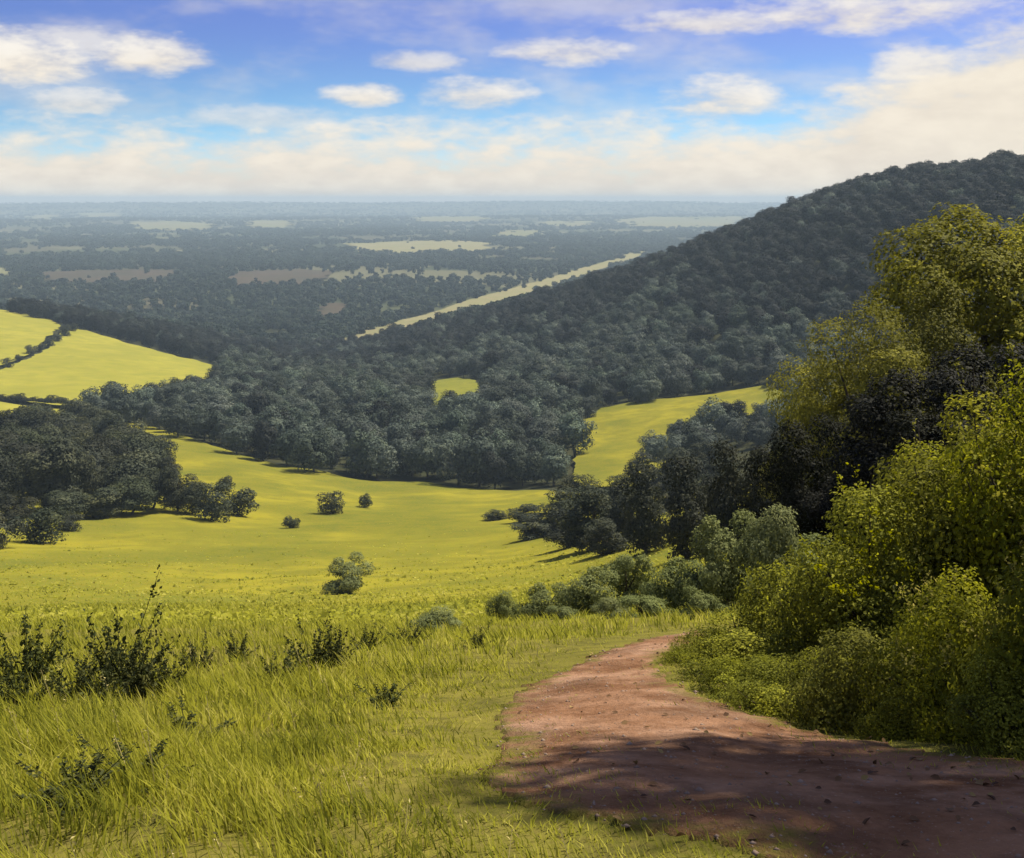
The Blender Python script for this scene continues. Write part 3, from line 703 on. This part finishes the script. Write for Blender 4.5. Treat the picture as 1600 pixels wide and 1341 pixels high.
# sage green bushes beside the path
def near(kind, name, px, y, ytop, wpx, label, cat, sink=.05, group=None):
    return plant(kind, name, at_px(px, y), y, label, cat, group, ytop=ytop, w=wpx * y / F, sink=sink)
for px, y, yt, wp, lab in [(1130, 19, 795, 165, 'pale sage-green bush, tallest beside the bend of the path'), (1222, 18, 782, 180, 'sage-green bush nearest the olive-green trees by the path'), (1055, 20, 866, 125, 'rounded sage-green bush left of the tallest sage-green bush'),
                           (985, 25, 855, 115, 'dim green bush on the brow beyond the path'), (925, 22, 882, 125, 'grassy green bush at the brow left of the path'), (850, 23, 908, 105, 'dark small bush on the brow above the meadow'),
                           (690, 19, 942, 120, 'dark low bush in the grass on the brow'), (790, 22, 918, 75, 'small bush between the dark low bushes on the brow'), (1180, 24, 835, 130, 'sage-green bush half hidden behind its taller neighbours'), (1290, 15, 840, 190, 'sage-green bush behind the smallest path shrub'), (955, 19, 930, 90, 'low grey-green tuft of scrub in front of the brow bushes'), (1010, 18, 925, 110, 'low scrub bush at the foot of the rounded sage-green bush'), (880, 20, 942, 70, 'tiny scrub bush left of the brow bushes'), (1095, 16, 915, 90, 'low scrub bush between the path bend and the sage-green bushes')]:
    near(SAGEK[random.randrange(2)], 'round_bush', px, y, yt, wp, lab, 'bush')
# olive-green trees on the right; shaded ones have their shade painted as darker leaves
for px, y, yt, wp, lab in [(1535, 32, 312, 400, 'tallest olive-green tree, crown near the hill top'), (1690, 34, 300, 400, 'olive-green tree cut by the right edge of the picture'), (1440, 30, 410, 300, 'olive-green tree left of the tallest one'),
                           (1350, 28, 452, 290, 'rounded olive-green tree leaning out toward the valley'), (1290, 30, 548, 230, 'low olive-green tree at the left end of the row'), (1255, 27, 690, 190, 'shaded tree low behind the sage-green bushes'),
                           (1400, 24, 610, 290, 'shaded tree in the middle of the olive-green row'), (1540, 23, 520, 320, 'shaded tree behind the yellow shoots'), (1330, 22, 715, 230, 'darkest low tree behind the large shrub'), (1470, 20, 640, 260, 'shaded low tree between the olive-green row and the shrubs'), (1435, 21.5, 560, 300, 'shaded tree in the darkest part behind the front shrubs'), (1250, 23, 640, 200, 'shaded tree at the left end of the dark mass')]:
    near(SHADEK[random.randrange(2)] if 'shaded' in lab or 'darkest' in lab else OLIVEK[random.randrange(3)], 'broadleaf_tree' if 'shaded' in lab or 'darkest' in lab else 'broadleaf_tree', px, y, yt, wp, lab, 'tree')

# unseen tall slender trees, added beyond the right edge to shade the near path
for gx, gy, lab in [(1.2, 4.25, 'slender tree beyond the right edge shading the middle of the path'), (2.3, 3.45, 'slender tree beyond the right edge shading the lower path'), 
                    (1.9, 2.9, 'slender tree beyond the right edge shading the grass below the path')]:
    k = 8.6 / math.tan(R(SUN_EL)); x, y = gx + k * math.sin(R(SUN_AZ)), gy + k * math.cos(R(SUN_AZ)); z = H(x, y)
    plant(TALLK, 'slender_tree', x, y, lab, 'tree', 'slender trees beyond the right edge', h=(H(gx, gy) + 8.6 - z) / .82, w=2.7)
# ---------------------------------------------------------------- large shrubs beside the path
def shrub(seed, w, h, nl, lsize):
    r = np.random.default_rng(seed)
    C = []; RAD = []
    for i in range(34):
        a = r.uniform(0, 6.28); q = math.sqrt(r.uniform(0, 1)) * .40 * w; rr = r.uniform(.10, .19) * w
        zt = h * (1 - (q / (.52 * w)) ** 2 * .75)
        C.append((q * math.cos(a), q * math.sin(a), max(rr * .6, zt * r.uniform(.25, .95) - rr * .6))); RAD.append(rr)
    C = np.array(C); RAD = np.array(RAD)
    V, Fq, t = crown(r, C, RAD, nl, lsize, True, .55, .2, .9, .75, ground=.01)
    parts = []
    for i in range(22):
        c = C[i]; b = np.array([c[0] * .25, c[1] * .25, -.12]); mid = (b + c) / 2 + np.array([0, 0, .08]) + r.normal(0, .05, 3)
        parts.append(tube([b, mid, c, c + (c - mid) * .5], [.018, .013, .008, .003], 5))
    sv, sf = join(parts)
    # leaf sprays standing out of the top, sunlight painted in as yellow leaves
    LP = []; LN = []; st = []
    for i in range(130):
        j = r.integers(0, len(C)); d = r.normal(size=3); d[2] = abs(d[2]) + .5; d /= np.linalg.norm(d); s = C[j] + d * RAD[j] * .85
        if s[2] < h * .5: continue
        L = r.uniform(.12, .3); e = s + d * L + r.normal(0, .03, 3); st.append(tube([s, (s + e) / 2 + r.normal(0, .015, 3), e], [.004, .003, .0015], 4))
        for k in range(16):
            q = r.uniform(.05, 1.05); LP.append(s + (e - s) * q + r.normal(0, .02, 3)); LN.append(r.normal(size=3) + np.array([0, 0, .6]))
    lp = np.array(LP); v2, f2, t2 = leaf_geo(lp, np.array(LN), lsize * r.uniform(.6, 1.1, len(lp)), r, True, .55)
    return dict(h=V[:, 2].max(), half=np.abs(V[:, :2]).max(), crown=mesh_np('shrub_crown', V, Fq, M['shrub_leaf'], {'tint': t}), stem=mesh_np('shrub_stems', sv, sf, M['bark'], smooth=True),
                shoot=mesh_np('shrub_shoots', v2, f2, M['shoot_leaf'], {'tint': t2}))
SHR = [shrub(300, 2.2, 1.5, 24000, .037), shrub(301, 2.4, 1.4, 24000, .042), shrub(302, 1.9, 2.1, 30000, .036), shrub(303, 2.1, 2.2, 30000, .036)]
SHRUBS = [(1190, 7.6, 958, 330, 0, 'low shrub where the path bends out of sight'), (1295, 7.6, 862, 400, 1, 'middling shrub over the shaded edge of the path'), (1405, 7.2, 752, 420, 2, 'leafy shrub below the dark trees, with yellow shoots'),
          (1540, 7.3, 610, 480, 3, 'tall yellow-green shrub rising to the right edge'), (1700, 6.8, 555, 520, 2, 'tallest shrub, mostly beyond the right edge'), (1175, 6.5, 1030, 250, 1, 'low spreading shrub touching the path'), (1265, 6.0, 1020, 300, 0, 'low shrub leaning over the brown path'),
          (1385, 5.7, 960, 380, 1, 'shrub in front overhanging the brown path'), (1530, 5.4, 880, 420, 0, 'front shrub under the tall yellow-green one'), (1690, 4.9, 850, 480, 1, 'nearest shrub at the lower right edge'), (1470, 8.8, 690, 420, 3, 'shrub behind, its top catching the sun'),
          (1850, 4.6, 700, 520, 2, 'shrub beyond the right edge shading the path'), (1115, 8.4, 992, 190, 0, 'smallest shrub at the far bend of the path'), (1620, 4.6, 1010, 330, 0, 'low shrub nearest the viewer at the right edge'), (1450, 5.2, 1060, 260, 1, 'low leafy shrub at the shaded foot of the front shrubs')]
for i, (px, y, yt, wp, ki, lab) in enumerate(SHRUBS):
    k = SHR[ki]; x = at_px(px, y); z = H(x, y); h = -(yt - HY) / F * y - z; w = wp * y / F
    o = link('shrub', None, None, (x, y, z - .03), rng.uniform(0, 6.28), (w / 2 / k['half'], w / 2 / k['half'], h / k['h'])); tag(o, lab, 'shrub', 'shrubs beside the path')
    link('crown', k['crown'], o); link('stems', k['stem'], o)
    if i in (1, 2, 3, 4, 8, 9, 10): tag(link('young_shoots', k['shoot'], o), kind='stuff')

# ---------------------------------------------------------------- tall weeds in the grass
def weed(seed, h):
    r = np.random.default_rng(seed); st = []; LP = []; LN = []; S = []; HP = []; HN = []
    for i in range(15):
        a = r.uniform(0, 6.28); sp = r.uniform(.1, .55) * h; e = np.array([math.cos(a) * sp, math.sin(a) * sp, h * (r.uniform(.75, 1.0) if i < 3 else r.uniform(.3, .7))])
        b = np.array([math.cos(a) * .03, math.sin(a) * .03, -.05]); mid = (b + e) / 2 - np.array([e[0], e[1], 0]) * .18
        st.append(tube([b, mid, e], [.005, .004, .0018], 4))
        for k in range(60 if i > 2 else 26):
            q = r.uniform(.1, .95); p = b * (1 - q) ** 2 + 2 * mid * q * (1 - q) + e * q * q; LP.append(p + r.normal(0, .06 * h * (1.1 - q), 3) * np.array([1, 1, .6])); LN.append(r.normal(size=3) + np.array([0, 0, .5])); S.append(.062 * (1.2 - .75 * q))
        for k in range(16):
            q = r.uniform(.8, 1.04); HP.append(b + (e - b) * q + r.normal(0, .014, 3)); HN.append(r.normal(size=3))
    sv, sf = join(st); lp = np.array(LP)
    v, f, t = leaf_geo(lp, np.array(LN), np.array(S) * r.uniform(.7, 1.3, len(lp)), r, True, .5)
    hp = np.array(HP); v2, f2, t2 = leaf_geo(hp, np.array(HN), r.uniform(.02, .035, len(hp)), r, False, .7)
    return dict(h=h, stem=mesh_np('weed_stem', sv, sf, M['weed_leaf'], {'tint': np.zeros(len(sv))}), leaf=mesh_np('weed_leaves', v, f, M['weed_leaf'], {'tint': t}), head=mesh_np('weed_heads', v2, f2, M['weed_leaf'], {'tint': t2 * .4}))
WEEDS = [weed(400 + i, .8) for i in range(3)]
for i, (px, y, yt, lab) in enumerate([(310, 9.5, 985, 'low leafy weed between the dark weeds and the feathery ones'), (370, 11, 975, 'small leafy weed near the middle of the brow'), (575, 12, 965, 'leafy weed on the brow left of the dark low bush'), (640, 13, 962, 'tiny leafy weed beside the dark low bush'),
                                      (75, 9.5, 975, 'leafy weed behind the tall spikes at the left'), (290, 5.2, 1130, 'dark leafy weed deep in the foreground grass'), (120, 3.6, 1255, 'broad leafy weed at the lower left corner'), (745, 12, 975, 'leafy weed between the brow bush and the path'), (45, 7.6, 925, 'tall thin weed spikes near the left edge'), (190, 7.2, 908, 'tallest dark weed with knotted flower heads'), (215, 6.8, 965, 'dense dark weed in front of the tallest one'),
                                      (245, 7.0, 985, 'dark bushy weed right of the tallest one'), (120, 6.9, 990, 'dark low weed between the two tall ones'), (160, 6.4, 1010, 'low dark weed clump in front of the weeds'), (30, 6.6, 1010, 'dark weed clump at the left edge'),
                                      (490, 9.0, 948, 'dark feathery weed standing above the grass brow'), (525, 9.6, 955, 'second feathery weed on the grass brow'), (440, 8.4, 1000, 'low dark weed left of the feathery ones'), (600, 6.8, 1065, 'small dark weed in the middle of the grass'),
                                      (205, 3.9, 1225, 'dark weed low in the foreground grass')]):
    k = WEEDS[i % 3]; x = at_px(px, y); z = H(x, y); h = max(.2, -(yt - HY) / F * y - z); s = h / .8
    o = link('tall_weed', None, None, (x, y, z), rng.uniform(0, 6.28), (max(s, .6), max(s, .6), s)); tag(o, lab, 'weed', 'tall weeds in the grass')
    link('stem', k['stem'], o); link('leaves', k['leaf'], o); tag(link('flower_heads', k['head'], o), kind='stuff')

# ---------------------------------------------------------------- grass
def grass_field():
    r = np.random.default_rng(51); GX = []; GY = []
    def patch(y0, y1, dens, x0=-.62, x1=.50):
        mg = 1.3 if y1 < 10 else 0.0
        area = (x1 - x0) * (y1 * y1 - y0 * y0) / 2 + 2 * mg * (y1 - y0); n = int(area * dens)
        y = np.sqrt(r.uniform(y0 * y0, y1 * y1, n)); x = r.uniform(0, 1, n); x = (x0 * y - mg) + x * ((x1 - x0) * y + 2 * mg); GX.append(x); GY.append(y)
    patch(1.6, 5, 4600); patch(5, 9, 1500); patch(9, 16, 330); patch(16, 34, 75); patch(34, 75, 22); patch(75, 150, 4, -.6, .12)
    x = np.concatenate(GX); y = np.concatenate(GY)
    d = np.hypot(x, y)
    # clumping, bare path, worn verge
    cl = bumps(x, y, .55, 61) * .6 + bumps(x, y, 1.6, 62) * .5
    ins = inside(path_poly, x, y)
    ed = np.full(len(x), 9.0)
    for p in path_poly: ed = np.minimum(ed, np.hypot(x - p[0], y - p[1]))
    ed = np.where(ins, -ed, ed)
    k = (r.uniform(0, 1, len(x)) < np.clip(.68 + cl, .3, 1)) & (r.uniform(0, 1, len(x)) < sstep(-.62, .28, ed + .3 * bumps(x, y, .7, 66))) & ~((ed > 0) & (x > .16 * y + .2) & (y < 8.5) & (y > 3.4) & (r.uniform(0, 1, len(x)) < .75))
    x, y, d, cl, ed = x[k], y[k], d[k], cl[k], ed[k]
    n = len(x); z = height(x, y)
    verge = sstep(-.05, 1.5, ed)
    hh = (.05 + .115 * verge * np.clip(.85 + .8 * cl, .35, 1.5)) * r.uniform(.55, 1.35, n) * np.where(d > 14, 1.15, 1) * (1 + .7 * sstep(30, 60, d))
    wd = (.0026 + .0009 * d.clip(3, 110)) * r.uniform(.7, 1.3, n)
    la = r.uniform(0, 6.28, n) * .45 + bumps(x, y, .8, 63) * 2.2 + 2.6; ln = r.uniform(.15, .75, n) * hh
    L = np.stack([np.cos(la), np.sin(la)], 1); sa = r.uniform(0, 6.28, n); S = np.stack([np.cos(sa), np.sin(sa), np.zeros(n)], 1) * wd[:, None] * .5
    b = np.stack([x, y, z - .01], 1)
    m1 = b + np.column_stack([L * (ln * .3)[:, None], hh * .55]); tp = b + np.column_stack([L * ln[:, None], hh * .98])
    V = np.stack([b - S, b + S, m1 + S * .8, m1 - S * .8, tp], 1).reshape(-1, 3)
    s = np.arange(n)[:, None] * 5
    tint = np.clip(.38 + .34 * bumps(x, y, 1.3, 64) + .2 * bumps(x, y, .4, 65) + r.normal(0, .22, n), 0, 1)
    o = link('grass', mesh_np('grass', V, [s + np.array([[0, 1, 2, 3]]), s + np.array([[3, 2, 4]])], M['grass'], {'tint': np.repeat(tint, 5)}))
    tag(o, 'long yellow-green grass covering the near bank beside the path', kind='stuff')
    print('grass blades', n)
    # seed heads
    q = r.choice(n, 420, replace=False); q = q[(ed[q] > .3) & (d[q] < 12)]
    P_, N_, st = [], [], []
    base = b[q]; ht = hh[q] * 1.4 + .05; top = base + np.column_stack([L[q] * (ht * .35)[:, None], ht])
    SS = np.column_stack([np.cos(sa[q]), np.sin(sa[q]), np.zeros(len(q))]) * (.0010 + .0003 * d[q])[:, None]
    V1 = np.stack([base - SS, base + SS, top + SS * .5, top - SS * .5], 1).reshape(-1, 3); F1 = np.arange(len(q))[:, None] * 4 + np.arange(4)[None]
    rep = np.repeat(np.arange(len(q)), 9); f = r.uniform(.78, 1.02, len(rep)); pos = base[rep] + (top - base)[rep] * f[:, None] + r.normal(0, .008, (len(rep), 3))
    V2, F2, t2 = leaf_geo(pos, r.normal(size=pos.shape), r.uniform(.008, .016, len(rep)), r, False, .35)
    o = link('seed_heads', mesh_np('seed_heads', np.vstack([V1, V2]), np.vstack([F1, F2 + len(V1)]), M['seed'], {'tint': np.concatenate([np.full(len(V1), .9), t2])}))
    tag(o, 'pale dry grass stalks and seed heads above the grass', kind='stuff')
grass_field()
def tussocks():
    r = np.random.default_rng(52); n = 14000
    y = np.exp(r.uniform(math.log(30), math.log(330), n)); x = r.uniform(-.6, .3, n) * y
    k = inside(meadow_poly, x, y); x, y = x[k], y[k]; n = len(x); z = height(x, y)
    P_ = np.repeat(np.stack([x, y, z], 1), 4, 0); sz = np.repeat(r.uniform(.12, .45, n), 4) * np.repeat(np.clip(y / 90, .6, 1.3), 4)
    P_ = P_ + np.column_stack([r.normal(0, .25, (len(P_), 2)), sz * .35])
    N_ = r.normal(size=P_.shape) * np.array([1, 1, .35]); N_[:, 2] += 1.6
    V, Fq, t = leaf_geo(P_, N_, sz, r, False, .6, np.clip(.5 + .3 * np.repeat(bumps(x, y, 25, 71), 4) + r.normal(0, .15, len(P_)), .1, .9))
    tag(link('meadow_tussocks', mesh_np('meadow_tussocks', V, Fq, M['grass'], {'tint': t})), 'coarse grass tussocks dotting the sloping meadow', kind='stuff')
tussocks()
def pebbles():
    r = np.random.default_rng(53); n = 5500; lo, hi = path_poly.min(0), path_poly.max(0)
    y = np.exp(r.uniform(math.log(max(2, lo[1])), math.log(hi[1]), n)); x = r.uniform(lo[0], hi[0], n); k = inside(path_poly, x, y); x, y = x[k], y[k]; n = len(x)
    z = height(x, y) + .016 + .0032 * np.hypot(x, y); s = r.gamma(1.6, .0022, n).clip(.002, .02)
    base = np.array([(1, 0, 0), (0, 1, 0), (-1, 0, 0), (0, -1, 0), (0, 0, .7), (0, 0, -.5)]); f = np.array([(0, 1, 4), (1, 2, 4), (2, 3, 4), (3, 0, 4), (1, 0, 5), (2, 1, 5), (3, 2, 5), (0, 3, 5)])
    V = np.stack([x, y, z], 1)[:, None] + base[None] * s[:, None, None] * r.uniform(.6, 1.3, (n, 6, 3))
    tag(link('path_stones', mesh_np('path_stones', V.reshape(-1, 3), (np.arange(n)[:, None, None] * 6 + f[None]).reshape(-1, 3), M['stone'])), 'small loose stones scattered on the trodden path', kind='stuff')
pebbles()
def fallen_leaves():
    r = np.random.default_rng(54); n = 2600; lo, hi = path_poly.min(0), path_poly.max(0)
    y = np.exp(r.uniform(math.log(2.2), math.log(10), n)); x = r.uniform(-1.0, 4.0, n)
    k = r.uniform(0, 1, n) < np.clip(.15 + .5 * sstep(.3, 2.2, x) + .3 * bumps(x, y, .9, 91), .04, .8); k &= inside(path_poly, x, y); x, y = x[k], y[k]; n = len(x)
    P_ = np.stack([x, y, height(x, y) + .022 + .0032 * np.hypot(x, y)], 1); N_ = r.normal(0, .3, (n, 3)); N_[:, 2] += 1
    V, Fq, t = leaf_geo(P_, N_, r.uniform(.018, .04, n), r, True, .6)
    tag(link('fallen_leaves', mesh_np('fallen_leaves', V, Fq, M['litter'], {'tint': t})), 'dry fallen leaves strewn over the shaded path', kind='stuff')
fallen_leaves()

# ---------------------------------------------------------------- haze over the land
def haze():
    x0, x1, y0, y1, z0, z1 = -15600, 15600, -15600, 15600, -155, 41
    V = [(x, y, z) for z in (z0, z1) for y in (y0, y1) for x in (x0, x1)]
    Fq = [(0, 2, 3, 1), (4, 5, 7, 6), (0, 1, 5, 4), (2, 6, 7, 3), (0, 4, 6, 2), (1, 3, 7, 5)]
    m, t, o = new_mat('haze'); v = t.new('ShaderNodeVolumePrincipled')
    v.inputs['Color'].default_value = (.58, .74, .81, 1); v.inputs['Density'].default_value = HAZE; v.inputs['Anisotropy'].default_value = 0.0
    t.l.new(v.outputs[0], o.inputs['Volume'])
    tag(link('haze', mesh_np('haze', np.array(V, float), np.array(Fq), m)), 'thin pale blue haze lying over the whole valley', kind='stuff')
HAZE = 1.35e-4
haze()
